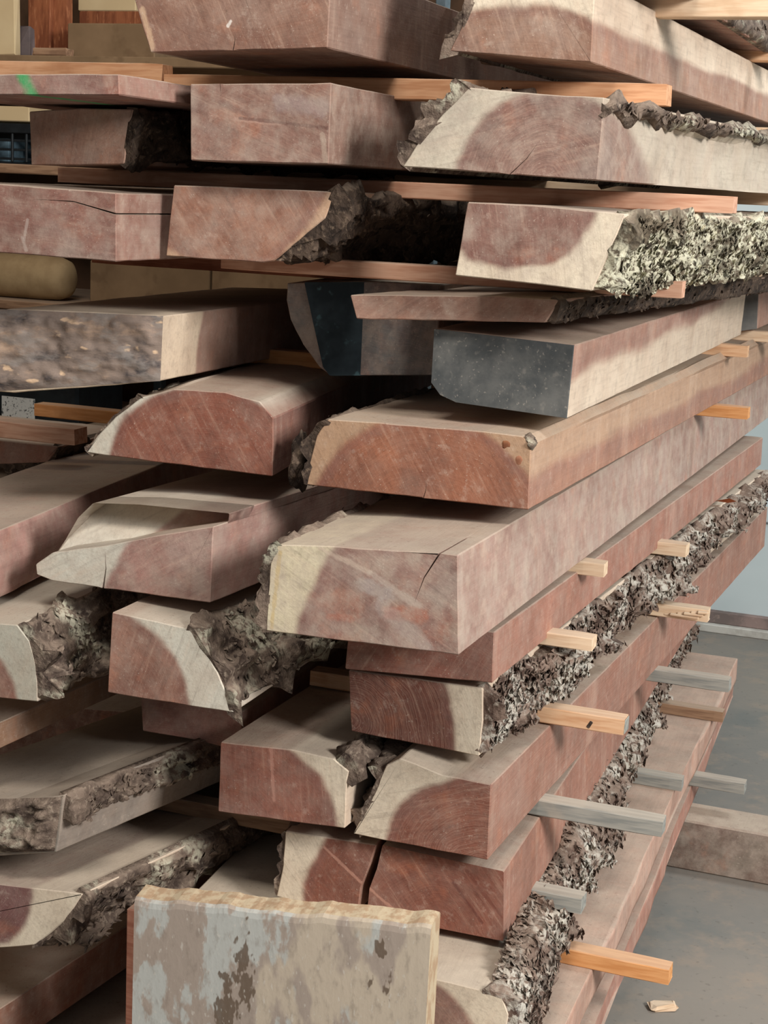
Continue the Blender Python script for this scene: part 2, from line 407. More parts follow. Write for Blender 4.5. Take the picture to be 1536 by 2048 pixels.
def make_bark(root, pts, L, yaw, th, seed, mat, nfl, fsize, fmat, sag, rough=1., over=.35, peel=0.):
    t = np.gradient(pts, axis=0); N = np.stack([t[:, 1], -t[:, 0]], 1); N /= np.maximum(np.linalg.norm(N, axis=1), 1e-9)[:, None]
    m = len(pts); f = np.linspace(0, 1, m)
    prof = np.clip(np.minimum(f, 1-f)/.10, 0, 1)**.5*(1-over) + over
    y = [0.002]; s = .006
    while y[-1] < L - .03: y.append(y[-1] + s); s = min(.022, s*1.02)
    ys = np.array(y)
    X = np.repeat(pts[None], len(ys), 0); YY = np.repeat(ys[:, None], m, 1)
    p3 = np.stack([X[..., 0]*1., YY*.6, X[..., 1]*1.], -1)
    big = fbm(p3*16 + seed*5.3, seed, 3); plate = np.abs(fbm(np.stack([X[..., 0]*1., YY*.28, X[..., 1]*1.], -1)*38 + seed, seed+9, 4)); fine = fbm(p3*110, seed+17, 2)
    d = th*prof*np.clip(.75 + rough*(.55*big + .9*(plate-.3) + .22*fine), .22, 2.4)
    # missing chips
    chip = fbm(p3*7 + 31.7 + seed, seed+3, 2); d = np.where(chip > .62, d*.35, d)
    if peel: d = np.where(f[None] < np.clip((YY - .25)/L, 0, 1)*peel + .05*vnoise(np.stack([YY*20, YY*0, YY*0], -1), 3), -.006, d)
    outer = X + N[None]*d[..., None]
    # tangential wander so that the rims are ragged
    tt = t/np.maximum(np.linalg.norm(t, axis=1), 1e-9)[:, None]
    rim = (1 - prof)[None]*fbm(np.stack([X[..., 0]*30, YY*22, X[..., 1]*30], -1), seed+41, 3)*th*1.1
    outer = outer + tt[None]*rim[..., None]
    skew = math.tan(yaw)
    y0 = fbm(np.stack([X[..., 0]*40, YY*0, X[..., 1]*40], -1), seed+2, 3)*.004 - .002
    Yo = YY + y0*np.exp(-YY/.05)*np.sign(1) + skew*X[..., 0]*np.maximum(0, 1 - YY/max(.3, L)) + fbm(p3*45, seed+77, 2)*.004
    Ro = np.stack([outer[..., 0], Yo, outer[..., 1] + (sag*np.sin(np.pi*np.minimum(1, YY/L)))], -1)
    inner = X - N[None]*.012
    Ri = np.stack([inner[..., 0], YY + skew*X[..., 0]*np.maximum(0, 1 - YY/max(.3, L)), inner[..., 1]], -1)
    R = np.concatenate([Ro, Ri[:, ::-1]], 1)
    V, Fc = loft(R, True)
    o = mesh_obj('bark', V, Fc, mat, root, [True]*(len(Fc)-2) + [False]*2)
    if nfl:
        k = RNG.integers(0, len(ys), nfl*3); w = np.exp(-ys[k]/2.5); k = k[RNG.random(len(k)) < w][:nfl]; i = RNG.integers(1, m-1, len(k))
        keep = (ys[k] > .035) & (d[k, i] > 0); k, i = k[keep], i[keep]; C = Ro[k, i]; nv = np.stack([N[i, 0], np.zeros(len(i)), N[i, 1]], 1)
        V2, F2 = [], []
        for c_, n_ in zip(C, nv):
            a = RNG.normal(size=3); a[1] *= 2.2; u = a - n_*np.dot(a, n_)*.75; u /= np.linalg.norm(u)
            v = np.cross(n_ + RNG.normal(size=3)*.42, u); v /= np.linalg.norm(v); w_ = np.cross(u, v)
            s1 = fsize*RNG.uniform(.5, 1.35); s2 = s1*RNG.uniform(.35, .8)
            b = len(V2); c2 = c_ + n_*fsize*.15
            V2 += [c2 - u*s1 - v*s2*.4, c2 - u*s1*.2 - v*s2, c2 + u*s1*.8 - v*s2*.3 + w_*s1*.4, c2 + u*s1 + v*s2*.5 + w_*s1*.5, c2 + v*s2, c2 - u*s1*.7 + v*s2*.6, c2 + w_*s1*.22]
            F2 += [(b+6, b+q, b+(q+1) % 6) for q in range(6)]
        o = mesh_obj('bark_flakes', V2, F2, fmat or mat, root); o['kind'] = 'stuff'

def make_front(root, Q, yaw, th, seed, mat, N=70, M=34):
    """rough natural face closing the front of a slab: grid between four outline corners (bl, br, tr, tl)"""
    s = np.linspace(0, 1, N); t = np.linspace(0, 1, M); S, Tt = np.meshgrid(s, t)
    bl, br, tr, tl = Q
    P = (bl*(1-S)[..., None] + br*S[..., None])*(1-Tt)[..., None] + (tl*(1-S)[..., None] + tr*S[..., None])*Tt[..., None]
    p3 = np.stack([P[..., 0]*.6, np.zeros_like(S), P[..., 1]*1.2], -1)
    edge = np.clip(np.minimum(np.minimum(S, 1-S)*N/4, np.minimum(Tt, 1-Tt)*M/4), 0, 1)
    d = th*(.55 + .6*fbm(p3*22 + seed, seed, 4) + .5*np.abs(fbm(p3*50, seed+4, 3)))
    yv = -np.clip(d, 0.001, th*1.8)*edge + math.tan(yaw)*P[..., 0] - .0008
    V = np.stack([P[..., 0], yv, P[..., 1]], -1).reshape(-1, 3)
    Fc = [(a*N+b, a*N+b+1, (a+1)*N+b+1, (a+1)*N+b) for a in range(M-1) for b in range(N-1)]
    mesh_obj('weathered_face' if mat is WEATHERED else 'bark', V, Fc, mat, root, True)

def box_mesh(sx, sy, sz, bev=.002, jit=0., seed=0):
    """chamfered box centred in x/y, base at z = 0"""
    r = random.Random(seed); V = []; x, y = sx/2, sy/2
    pts = []
    for (zz, ins) in ((0, bev), (bev, 0), (sz-bev, 0), (sz, bev)):
        for (a, b) in ((-x, -y), (x, -y), (x, y), (-x, y)):
            sa, sb = math.copysign(1, a), math.copysign(1, b)
            pts += [(a - sa*ins - (sa*bev if True else 0), b - sb*ins, zz), (a - sa*ins, b - sb*ins - sb*bev, zz)] if sa*sb < 0 else [(a - sa*ins, b - sb*ins - sb*bev, zz), (a - sa*ins - sa*bev, b - sb*ins, zz)]
    V = [(p[0] + r.uniform(-jit, jit), p[1] + r.uniform(-jit, jit), p[2] + r.uniform(-jit, jit)) for p in pts]
    Fc = []
    for k in range(3):
        for i in range(8): j = (i+1) % 8; Fc.append((k*8+i, k*8+j, (k+1)*8+j, (k+1)*8+i))
    Fc.append(tuple(range(7, -1, -1))); Fc.append(tuple(range(24, 32)))
    return V, Fc

def box(name, mat, lo, hi, parent=None, bev=.003, rotz=0., jit=0., seed=0):
    lo, hi = np.minimum(lo, hi), np.maximum(lo, hi); sz = hi - lo
    V, Fc = box_mesh(sz[0], sz[1], sz[2], min(bev, min(sz)*.3), jit, seed)
    return mesh_obj(name, V, Fc, mat, parent, None, ((lo[0]+hi[0])/2, (lo[1]+hi[1])/2, lo[2]), rotz)

STICK_N = [0]
def sticker(label, end, Z, length, mat, w=.036, t=.027, rotz=0., group=None, Y=None, tilt=0., name='sticker'):
    """end: image point of the lower near corner of the right-hand end; Z: height of the face it lies on"""
    STICK_N[0] += 1
    p = atz(end[0], end[1], Z) if Y is None else at(end[0], end[1], Y)
    nseg = 14; V = []; rr = random.Random(STICK_N[0])
    bow = rr.uniform(-.0015, .0015)
    for k in range(nseg+1):
        x = -length*k/nseg; f = k/nseg
        for (a, b) in ((.0, .0016), (.0016, 0), (w-.0016, 0), (w, .0016), (w, t-.0016), (w-.0016, t), (.0016, t), (0, t-.0016)):
            e = .0016 if k in (0, nseg) else 0
            V.append((x + rr.uniform(-.0012, .0012)*(k == 0), min(max(a, e), w-e) + rr.uniform(-.0004, .0004) + bow*math.sin(f*3.1), min(max(b, e*.5), t-e*.5) + tilt*x))
    Fc = [(k*8+i, (k+1)*8+i, (k+1)*8+(i+1) % 8, k*8+(i+1) % 8) for k in range(nseg) for i in range(8)]
    Fc += [tuple(range(8)), tuple(nseg*8+i for i in range(7, -1, -1))]
    o = mesh_obj(name, V, Fc, mat, None, None, (p[0], p[1], p[2]), rotz)
    return tag(o, label, 'sticker', group)

# ------------------------------------------------------------------ the setting
FLOOR = NT('concrete_floor'); oc = FLOOR.obj()
n1 = FLOOR.noise(oc, 2.2, 5, .6); n2 = FLOOR.noise(oc, 9, 5, .65); n3 = FLOOR.noise(oc, 60, 3)
c = FLOOR.mix(FLOOR.ramp(n1, .38, .62), rgb(136, 130, 122), rgb(124, 122, 117))
c = FLOOR.mix(FLOOR.math('MULTIPLY', FLOOR.ramp(n2, .48, .68), .6), c, rgb(152, 138, 124))
c = FLOOR.mix(FLOOR.math('MULTIPLY', FLOOR.ramp(FLOOR.noise(oc, 3.7, 4), .55, .68), .45), c, rgb(100, 108, 108))
c = FLOOR.mix(FLOOR.math('MULTIPLY', FLOOR.ramp(n3, .62, .72), .3), c, rgb(84, 78, 72))
FLOOR.bump(n3, .3, .002); FLOOR.color(c)
fl = box('floor', FLOOR.m, (-6, -3, -.1), (6, 9, 0)); tag(fl, None, None, None, 'structure')

wall_y = float(atz(1480, 1266, 0)[1])
WALL = flat_material('painted_wall', rgb(206, 218, 220), rgb(192, 206, 208), 1.5, rough=.7, bump=.05)
w_ = box('wall_back', WALL, (-6, wall_y, 0), (6, wall_y+.2, 4.2)); tag(w_, None, kind='structure')
GROOVE = flat_material('wall_joint', rgb(120, 124, 124), rgb(104, 108, 108), 10)
zt = float(at(1500, 1040, wall_y)[2])
tag(box('trim_1', GROOVE, (-6, wall_y-.004, zt-.008), (6, wall_y+.004, zt)), None, kind='structure')
BASE = flat_material('baseboard_stain', rgb(150, 130, 124), rgb(118, 106, 102), 12, (1, 1, 1), c3=rgb(170, 150, 140))
zb0 = float(at(1480, 1250, wall_y)[2]); zb1 = float(at(1480, 1226, wall_y)[2])
tag(box('baseboard_back', BASE, (-6, wall_y-.025, zb0), (6, wall_y+.01, zb1)), None, kind='structure')
tag(box('trim_2', flat_material('pale_sill', rgb(200, 198, 190), rgb(176, 172, 164), 20), (-6, wall_y-.05, 0), (6, wall_y+.01, zb0)), None, kind='structure')
tag(box('wall_left', flat_material('shed_wall', rgb(150, 132, 110), rgb(128, 110, 92), 2), (-4.2, -3, 0), (-4.0, 9, 4.2)), None, kind='structure')

# ------------------------------------------------------------------ timber: right-hand column, top to bottom
SHAG = dict(mat=BARK_SHAGGY, n=5200, size=.0078, fmat=BARK_SHAGGY, rough=1.25)
LICH = dict(mat=BARK_LICHEN, n=6000, size=.0072, fmat=BARK_LICHEN, rough=1.2)

slab('live_edge_timber', 'slab overhead at top right, dark underside and ragged bark, on the topmost stickers',
     [(960, -85), (1290, -72), (1280, -260), (1000, -260)], 2.25, 2.5, yaw=0, bark=[1], seed=50, wood=dict(heart=HEART), flakes=dict(mat=BARK_GREY, n=500))
slab('live_edge_timber', 'thick slab at top right, brown end, pale sapwood on sawn side, bark at left',
     [(900, 102), (1183, 125), (1188, 0), (1190, -42), (965, -45), (945, 0), (925, 50)], 2.25, 2.6, edge=((1183, 125), (1535, 245)), bark=[4, 5, 6], seed=1,
     pith=(1000, 420), heart_at=(1188, 42), wood=dict(heart=rgb(146, 112, 94), saw=112, ring=.15), flakes=dict(mat=BARK_GREY, n=200, size=.007), bark_th=.022)
slab('live_edge_timber', 'slab with grey-red curved heartwood end and pale sapwood rim, below the long upper sticker',
     [(806, 333), (1193, 361), (1205, 228), (1208, 195), (1090, 189), (938, 175), (885, 228), (838, 283)], 2.15, 2.7, yaw=6, bark=[2, 5, 6, 7], nat=[1], seed=2,
     pith=(1090, 372), heart_at=(1000, 206), wood=dict(heart=rgb(142, 112, 102), ring=.28, saw=15, sap=rgb(204, 194, 176), stain=.22, film=.35, flare=.22, side=rgb(176, 158, 142)), flakes=dict(mat=BARK_GREY, n=250, size=.007), bark_th=.024,
     cracks=[((1020, 347), (1080, 280), 3, .1)])
slab('live_edge_timber', 'slab with U-shaped heart on its end and pale lichen-covered bark on its right',
     [(910, 551), (1113, 573), (1183, 582), (1222, 500), (1250, 428), (1060, 410), (935, 404)], 2.10, 2.5, edge=((1113, 573), (1500, 533)), bark=[2, 3], seed=3,
     pith=(1040, 380), heart_at=(1060, 550), wood=dict(heart=rgb(138, 104, 94), ring=.12, saw=100, film=.35, warp_amt=.08), flakes=LICH, bark_th=.022)
slab('board', 'thin board with diagonal saw strokes on its end, lying on the black-ended slab',
     [(712, 638), (1090, 645), (1118, 600), (1000, 592), (700, 590)], 2.19, 2.5, edge=((1090, 645), (1500, 588)), bark=[1], seed=4,
     wood=dict(heart=rgb(170, 132, 116), saw=35, film=.25), flakes=dict(mat=BARK_DARK, n=250, size=.005, fmat=BARK_DARK), bark_th=.008)
T = NT('black_end_wax'); oc = T.obj(); a_ = T.noise(oc, 16, 5, .65)
cc = T.mix(T.ramp(a_, .35, .68), rgb(74, 77, 78), rgb(104, 104, 102)); cc = T.mix(T.math('MULTIPLY', T.ramp(T.noise(oc, 90, 3), .60, .76), .3), cc, rgb(150, 144, 136))
cc = T.mix(T.math('MULTIPLY', T.ramp(T.noise(oc, 210, 2), .66, .72), .35), cc, rgb(170, 162, 152)); T.bump(T.noise(oc, 60, 4), .3, .002); WAX = T.color(cc); T.b.inputs['Roughness'].default_value = .75
T = NT('teal_end_wax'); oc = T.obj(); a_ = T.noise(oc, 10, 4, .6)
cc = T.mix(T.ramp(a_, .40, .66), rgb(40, 50, 56), rgb(62, 76, 84)); cc = T.mix(T.math('MULTIPLY', T.ramp(T.noise(oc, 44, 4), .60, .70), .5), cc, rgb(96, 132, 140)); WAX_TEAL = T.color(cc)
slab('live_edge_timber', 'slab with black waxed end and half pale, half pink sawn right side',
     [(862, 765), (880, 790), (912, 805), (1135, 837), (1150, 690), (868, 657)], 2.218, 1.75, edge=((1135, 837), (1388, 715)), nat=[0, 1], seed=5,
     pith=(1000, 600), heart_at=(1144, 772), wood=dict(heart=rgb(166, 124, 110), flare=.02), coat=WAX)
slab('timber_baulk', 'grey-ended baulk at the right picture edge, just beyond the black-ended slab',
     [(1436, 668), (1514, 658), (1517, 588), (1440, 596)], 4.05, .8, yaw=0, seed=51, wood=dict(heart=rgb(176, 132, 114)), coat=flat_material('grey_wax', rgb(128, 126, 122), rgb(104, 104, 102), 14))
r5 = slab('live_edge_timber', 'slab with rust-orange end, knot at top right corner, under the black-ended slab',
     [(610, 969), (1057, 1020), (1062, 893), (1045, 873), (970, 863), (760, 846), (655, 838), (634, 872), (618, 930)], 2.166, 2.6, edge=((1057, 1020), (1535, 750)), bark=[6, 7, 8], nat=[2], seed=6,
     pith=(850, 1085), heart_at=(636, 960), wood=dict(heart=HEART_ORANGE, sap=rgb(178, 144, 116), side=rgb(200, 166, 146), saw=122, ring=.13, film=.08), flakes=dict(mat=BARK_DARK, n=150, size=.007), bark_th=.016,
     cracks=[((846, 995), (853, 965), 2.5, .06)])
def lump(name, parent, u, v, Y, size, mat, seed, rough=.5, world=None):
    me_v, me_f = [], []; nu, nv = 18, 11
    for a in range(nv+1):
        for b in range(nu):
            th, ph = math.pi*a/nv, math.tau*b/nu; me_v.append((math.sin(th)*math.cos(ph), math.sin(th)*math.sin(ph), math.cos(th)))
    me_v = np.array(me_v); d = 1 + rough*fbm(me_v*1.7 + seed*9.1, seed, 3); me_v = me_v*d[:, None]*np.array(size)
    me_f = [(a*nu+b, (a+1)*nu+b, (a+1)*nu+(b+1) % nu, a*nu+(b+1) % nu) for a in range(nv) for b in range(nu)]
    p = Vector(at(u, v, Y) if world is None else world)
    if parent is not None:
        bpy.context.view_layer.update(); p = parent.matrix_world.inverted() @ p
    return mesh_obj(name, me_v, me_f, mat, parent, True, tuple(p))
lump('bark_knot', r5, 1060, 882, 2.18, (.012, .016, .010), BARK_GREY, 3)
lump('wood_knot', r5, 1012, 889, 2.168, (.0085, .003, .007), flat_material('knot_wood', rgb(150, 100, 70), rgb(118, 74, 52), 60), 4, .2)
lump('wood_knot', r5, 1038, 920, 2.168, (.008, .003, .008), flat_material('knot_wood_pale', rgb(168, 118, 92), rgb(140, 94, 72), 60), 5, .2)
lump('hanging_bark', r5, 600, 925, 2.20, (.012, .03, .040), BARK_DARK, 6, .5)
slab('live_edge_timber', 'large thick slab in the middle with dusty cracked end, yellowed sapwood and bark at left',
     [(532, 1262), (918, 1310), (916, 1110), (640, 1091), (555, 1090), (541, 1126), (536, 1190)], 1.96, 2.9, edge=((918, 1310), (1447, 904)), bark=[4, 5, 6], nat=[], seed=7,
     pith=(870, 1310), heart_at=(594, 1240), wood=dict(heart=rgb(158, 124, 114), streaks=[(640, 1097, 740, 1145, 9, rgb(206, 184, 166), .55), (740, 1145, 836, 1212, 12, rgb(196, 180, 168), .5), (780, 1225, 845, 1232, 22, rgb(168, 104, 84), .75), (660, 1232, 700, 1236, 13, rgb(168, 108, 90), .6), (560, 1105, 543, 1255, 7, rgb(206, 176, 110), .6), (735, 1170, 775, 1190, 26, rgb(178, 172, 168), .5), (760, 1210, 850, 1290, 24, rgb(182, 170, 164), .4)], sap=SAP_YEL, ring=.13, saw=150, film=.42, side=rgb(204, 176, 160), mud=.15), flakes=dict(mat=BARK_GREY, n=260, size=.0065), bark_th=.020,
     cracks=[((878, 1108), (828, 1208), 5, .12)])
slab('board', 'dusky red board set back directly beneath the large middle slab',
     [(690, 1338), (985, 1366), (989, 1264), (700, 1226)], 2.165, 2.3, edge=((985, 1366), (1342, 1076)), seed=8, pith=(800, 1700), heart_at=None,
     wood=dict(heart=rgb(150, 98, 84), saw=60, side=rgb(204, 158, 136)))
slab('live_edge_timber', 'dark red slab with pale sapwood stripe and long shaggy grey bark along its right side',
     [(702, 1463), (958, 1512), (966, 1440), (965, 1377), (830, 1357), (697, 1340)], 2.177, 2.3, yaw=2.6, bark=[1, 2], seed=9,
     pith=(700, 1440), heart_at=(912, 1440), wood=dict(heart=HEART_DARK, saw=115, film=.06, ring=.4), flakes=dict(SHAG, peel=.55), bark_th=.030)
slab('live_edge_timber', 'slab with rounded red heart patch and broad cream sapwood on its end',
     [(706, 1668), (975, 1720), (983, 1569), (885, 1550), (800, 1516), (772, 1530), (748, 1590)], 2.145, 2.5, edge=((975, 1720), (1193, 1473)), bark=[5, 6], seed=10,
     pith=(958, 1742), heart_at=(776, 1665), wood=dict(heart=HEART_RED, ring=.34, saw=20, film=.12), flakes=dict(mat=BARK_GREY, n=60, rough=1.3), bark_th=.026)
slab('live_edge_timber', 'brick-red slab split by one open crack from top to bottom of its end',
     [(553, 1793), (640, 1812), (716, 1827), (722, 1775), (739, 1730), (752, 1690), (571, 1662), (566, 1730)], 2.168, 2.4, edge=((1003, 1888), (1108, 1713)), bark=[6, 7], seed=11,
     pith=(880, 1860), heart_at=(612, 1740), wood=dict(heart=HEART_RED, ring=.13, saw=128, film=.08, streaks=[(648, 1694, 722, 1765, 5, rgb(194, 146, 128), .65), (738, 1778, 800, 1835, 6, rgb(200, 150, 130), .6), (905, 1770, 960, 1850, 5, rgb(92, 48, 42), .6), (930, 1745, 1000, 1840, 5, rgb(104, 56, 46), .5)]), flakes=dict(mat=BARK_GREY, n=60), bark_th=.010,
     ledge=dict(poly=[(733, 1829), (1003, 1888), (1004, 1748), (764, 1691), (753, 1738), (738, 1778)], y=0., name='sawn_timber'))
slab('live_edge_timber', 'wide dusty slab below the split red slab, shaggy grey bark running along its right rim',
     [(300, 1905), (330, 1845), (700, 1922), (868, 1958), (968, 1982), (1004, 1996), (1016, 2030), (1008, 2085), (850, 2062)], 2.05, 2.35, edge=((1008, 2075), (1130, 1800)), bark=[4, 5, 6], seed=12,
     pith=(800, 2110), heart_at=(885, 1975), wood=dict(heart=HEART, sap=SAP, ring=.3), flakes=dict(mat=BARK_SHAGGY, n=5600, size=.0085, fmat=BARK_SHAGGY, rough=1.3), bark_th=.023)
def flat_slab(name, label, Zt, Zb, xr0, yaw, width, Y, L, seed, wood, nat=(), **kw):
    pr = [(xr0 - width, Zb), (xr0, Zb), (xr0, Zt), (xr0 - width, Zt)]
    px = []
    for x, z in pr:
        q = RM @ np.array([x, Y, z - CAM_H]); px.append((q[0]/q[2]*F_PX + 768, q[1]/q[2]*F_PX + 1024))
    return slab(name, label, px, Y, L, yaw=yaw, seed=seed, wood=wood, nat=nat, **kw)
flat_slab('board', 'board whose flat brown top and wavy pale right edge stick out beside the shaggy bark', .270, .205, -.480, -1.9, .62, 2.0, 2.35, 13, dict(heart=rgb(196, 156, 138), side=rgb(214, 176, 156), dust=.6), nat=[1], wav=.004)
flat_slab('board', 'lowest board of the stack, its narrow pink edge just above the floor', .177, .122, -.462, -2.6, .62, 2.02, 2.45, 14, dict(heart=rgb(178, 128, 112), side=rgb(196, 146, 128), dust=.6), nat=[1], wav=.003)

# ------------------------------------------------------------------ middle column
slab('timber_baulk', 'thick brown baulk cut off by the top of the picture, chalk fleck on its end',
     [(300, 105), (655, 96), (660, 0), (664, -70), (258, -60), (268, 0), (285, 60)], 2.12, 2.2, yaw=0.5, nat=[4, 5, 6], seed=21,
     pith=(520, -250), heart_at=(285, 90), wood=dict(heart=rgb(142, 106, 90), streaks=[(462, 42, 456, 52, 5, rgb(222, 212, 204), .9), (285, 20, 305, 95, 10, rgb(196, 164, 136), .8)], saw=118, film=.12, side=rgb(150, 132, 122)), cracks=[((478, -65), (506, 40), 3, .1), ((466, 100), (470, 66), 3, .08)])
slab('timber_baulk', 'squared dusty baulk with bluish-red mottled end beside the dark gap under the upper sticker',
     [(381, 321), (657, 328), (662, 166), (380, 168)], 2.15, 2.2, yaw=0.5, seed=22,
     pith=(530, 420), heart_at=None, wood=dict(heart=rgb(148, 114, 102), streaks=[(470, 238, 560, 247, 6, rgb(186, 152, 138), .5), (480, 236, 655, 256, 5, rgb(98, 66, 60), .7), (440, 205, 500, 232, 8, rgb(112, 84, 78), .5), (645, 270, 652, 322, 8, rgb(190, 172, 154), .45), (560, 205, 640, 215, 26, rgb(168, 156, 156), .35)], ring=.13, film=.35, saw=160, stain=.12, side=rgb(150, 128, 112)), cracks=[((440, 168), (444, 196), 2, .05)])
slab('live_edge_timber', 'slab with pale radiating end and a big black rugged bark flank in shadow',
     [(332, 512), (525, 525), (548, 522), (590, 487), (650, 437), (666, 400), (665, 383), (347, 370)], 2.2, 2.2, yaw=0.5, bark=[2, 3, 4, 5], seed=23,
     pith=(450, 300), heart_at=(600, 478), wood=dict(heart=rgb(166, 122, 102), sap=rgb(196, 160, 132), ring=.13, saw=125, film=.25), flakes=dict(mat=BARK_DARK, n=250, size=.005, rough=1.2), bark_th=.024)
slab('live_edge_timber', 'slab with dark teal painted end and grey curved rim, behind the thin board',
     [(665, 752), (872, 750), (880, 570), (720, 562), (574, 566), (573, 600), (580, 640), (605, 690), (640, 735)], 2.40, 2.1, edge=((872, 750), (1100, 660)), nat=[4, 5, 6, 7, 8], seed=24,
     wood=dict(heart=rgb(120, 122, 122), film=.3, dust=.7), coat=None,
     ledge=dict(poly=[(648, 733), (661, 751), (768, 751), (762, 690), (770, 600), (768, 564), (612, 564), (628, 640)], y=-.0035, name='end_coating', slope=0, mat=WAX_TEAL, thin=.01))
slab('live_edge_timber', 'slab with brown-red striped half-round end and greenish sapwood rim, left of the rust-orange slab',
     [(172, 905), (205, 910), (370, 931), (545, 953), (547, 836), (520, 803), (450, 785), (350, 778), (285, 794), (230, 835), (195, 872)], 2.19, 2.2, edge=((545, 953), (690, 870)), bark=[8, 9, 10], nat=[7], seed=25,
     pith=(420, 1005), heart_at=(222, 905), wood=dict(heart=HEART_RED, sap=SAP_GREY, ring=.13, saw=122, film=.12, side=rgb(178, 146, 136)), flakes=dict(mat=BARK_GREY, n=80), bark_th=.012)
slab('live_edge_timber', 'slab with stepped torn end and one vertical crack, left of the large middle slab',
     [(74, 1150), (105, 1162), (420, 1206), (427, 1053), (300, 1074), (212, 1092), (105, 1105), (72, 1128)], 2.06, 2.2, edge=((420, 1206), (520, 1165)), nat=[7], seed=26,
     pith=(420, 1260), heart_at=(212, 1160), wood=dict(heart=rgb(172, 132, 122), sap=SAP_GREY, ring=.13, saw=30, film=.3, side=rgb(180, 146, 136)),
     cracks=[((206, 1177), (210, 1098), 6, .12)],
     ledge=dict(poly=[(72, 1128), (85, 1090), (110, 1048), (142, 1018), (240, 1020), (430, 1036), (427, 1058), (300, 1080), (212, 1098), (105, 1110)], y=.035, name='torn_ledge', slope=.9))
slab('live_edge_timber', 'slab with pink heart, diagonal white sapwood band and rugged bark falling away on the right',
     [(215, 1385), (345, 1406), (468, 1425), (435, 1345), (408, 1295), (380, 1258), (280, 1236), (224, 1224)], 2.00, 2.2, edge=((468, 1425), (640, 1310)), bark=[2, 3, 4], seed=27,
     pith=(172, 1420), heart_at=(333, 1302), wood=dict(heart=HEART, sap=SAP_GREY, ring=.13, saw=70, film=.2), flakes=dict(mat=BARK_GREY, n=500, size=.0074, rough=1.3), bark_th=.030)
slab('timber_baulk', 'dim pinkish baulk set far back beneath the slab with the white sapwood band',
     [(285, 1462), (400, 1482), (480, 1503), (484, 1424), (282, 1392)], 2.30, 1.5, yaw=0, seed=28, wood=dict(heart=rgb(158, 116, 104), film=.2))
slab('live_edge_timber', 'squared red slab with cream triangle of sapwood at its upper right, under a dusty top',
     [(436, 1623), (560, 1640), (690, 1657), (694, 1560), (697, 1543), (668, 1518), (585, 1500), (441, 1484)], 2.13, 2.2, edge=((690, 1657), (790, 1570)), bark=[3, 4], seed=29,
     pith=(445, 1685), heart_at=(640, 1562), wood=dict(heart=rgb(148, 98, 84), sap=SAP, ring=.13, saw=95, film=.14, streaks=[(542, 1498, 548, 1600, 6, rgb(190, 140, 124), .55)]), flakes=dict(mat=BARK_GREY, n=100), bark_th=.024)

# ------------------------------------------------------------------ left column
slab('board', 'thin board marked with a bright green paint stroke at upper left',
     [(-160, 190), (239, 190), (238, 148), (-160, 149)], 2.0, 2.0, yaw=-.5, seed=31, wood=dict(heart=rgb(150, 112, 104), film=.25, spray=(.026, 0)))
slab('live_edge_timber', 'squared pale-brown slab with dark rugged bark on its right, under the green-marked board',
     [(62, 330), (155, 330), (248, 328), (255, 270), (266, 218), (160, 217), (58, 223)], 2.2, 2.0, yaw=1, bark=[2, 3], seed=32,
     pith=(170, 200), heart_at=None, wood=dict(heart=rgb(172, 136, 118), ring=.13, film=.25, saw=80), flakes=dict(mat=BARK_DARK, n=200, size=.0068), bark_th=.020)
slab('timber_baulk', 'squared baulk with a crack along its end and white chalk mark, at far left',
     [(-180, 490), (0, 505), (232, 523), (232, 386), (0, 368), (-180, 358)], 2.08, 2.0, yaw=1, seed=33, pith=(60, 200), heart_at=None,
     wood=dict(heart=rgb(146, 106, 96), streaks=[(55, 440, 48, 480, 5, rgb(196, 182, 174), .4), (44, 475, 52, 500, 6, rgb(196, 182, 174), .4)], ring=.13, film=.3, saw=175, side=rgb(170, 136, 120)), cracks=[((232, 428), (60, 398), 4, .2)])
slab('live_edge_timber', 'slab whose weathered knotted natural face looks forward, cream sawn right flank',
     [(-40, 770), (-15, 782), (28, 785), (170, 775), (320, 762), (326, 632), (180, 624), (14, 618), (-40, 640)], 2.2, .85, edge=((320, 762), (600, 705)), seed=34,
     wood=dict(heart=rgb(166, 124, 110), sap=rgb(224, 206, 180), axis='X', pith_yz=(.48, .04), rad=.36, side=rgb(206, 180, 160)),
     front_bark=dict(quad=[(-40, 784), (321, 762), (327, 632), (-30, 617)], th=.009, mat=WEATHERED))
slab('live_edge_timber', 'dark bark-edged slab in the gap under the left pine sticker',
     [(-200, 905), (-60, 930), (95, 925), (118, 893), (-200, 860)], 2.75, .3, yaw=1, bark=[1, 2], seed=35, wood=dict(heart=HEART), flakes=dict(mat=BARK_DARK, n=150), bark_th=.02)
slab('timber_baulk', 'pink baulk at left edge with hairy torn saw marks on its right face',
     [(-330, 1200), (-55, 1222), (-48, 1150), (-60, 1085), (-330, 1070)], 1.98, 1.9, edge=((-55, 1222), (75, 1157)), nat=[1, 2], seed=36, wood=dict(heart=rgb(176, 136, 126), film=.25, side=rgb(190, 150, 140), stain=.15), wav=.005)
slab('live_edge_timber', 'slab at left edge with greenish-white sapwood end and torn layered bark',
     [(-180, 1375), (0, 1396), (76, 1404), (72, 1330), (58, 1282), (34, 1250), (-180, 1232)], 1.97, 2.0, edge=((76, 1404), (232, 1322)), bark=[2, 3, 4], seed=37,
     pith=(-130, 1420), heart_at=(10, 1340), wood=dict(heart=HEART, sap=rgb(188, 186, 172), ring=.13, film=.2), flakes=dict(mat=BARK_GREY, n=500, size=.0077, rough=1.4), bark_th=.034)
slab('board', 'brown board running back beneath the torn-bark slab at left',
     [(-260, 1500), (-40, 1516), (-40, 1462), (-260, 1445)], 2.0, .85, edge=((-40, 1516), (220, 1395)), seed=38, wood=dict(heart=rgb(150, 116, 92), side=rgb(160, 128, 102)))
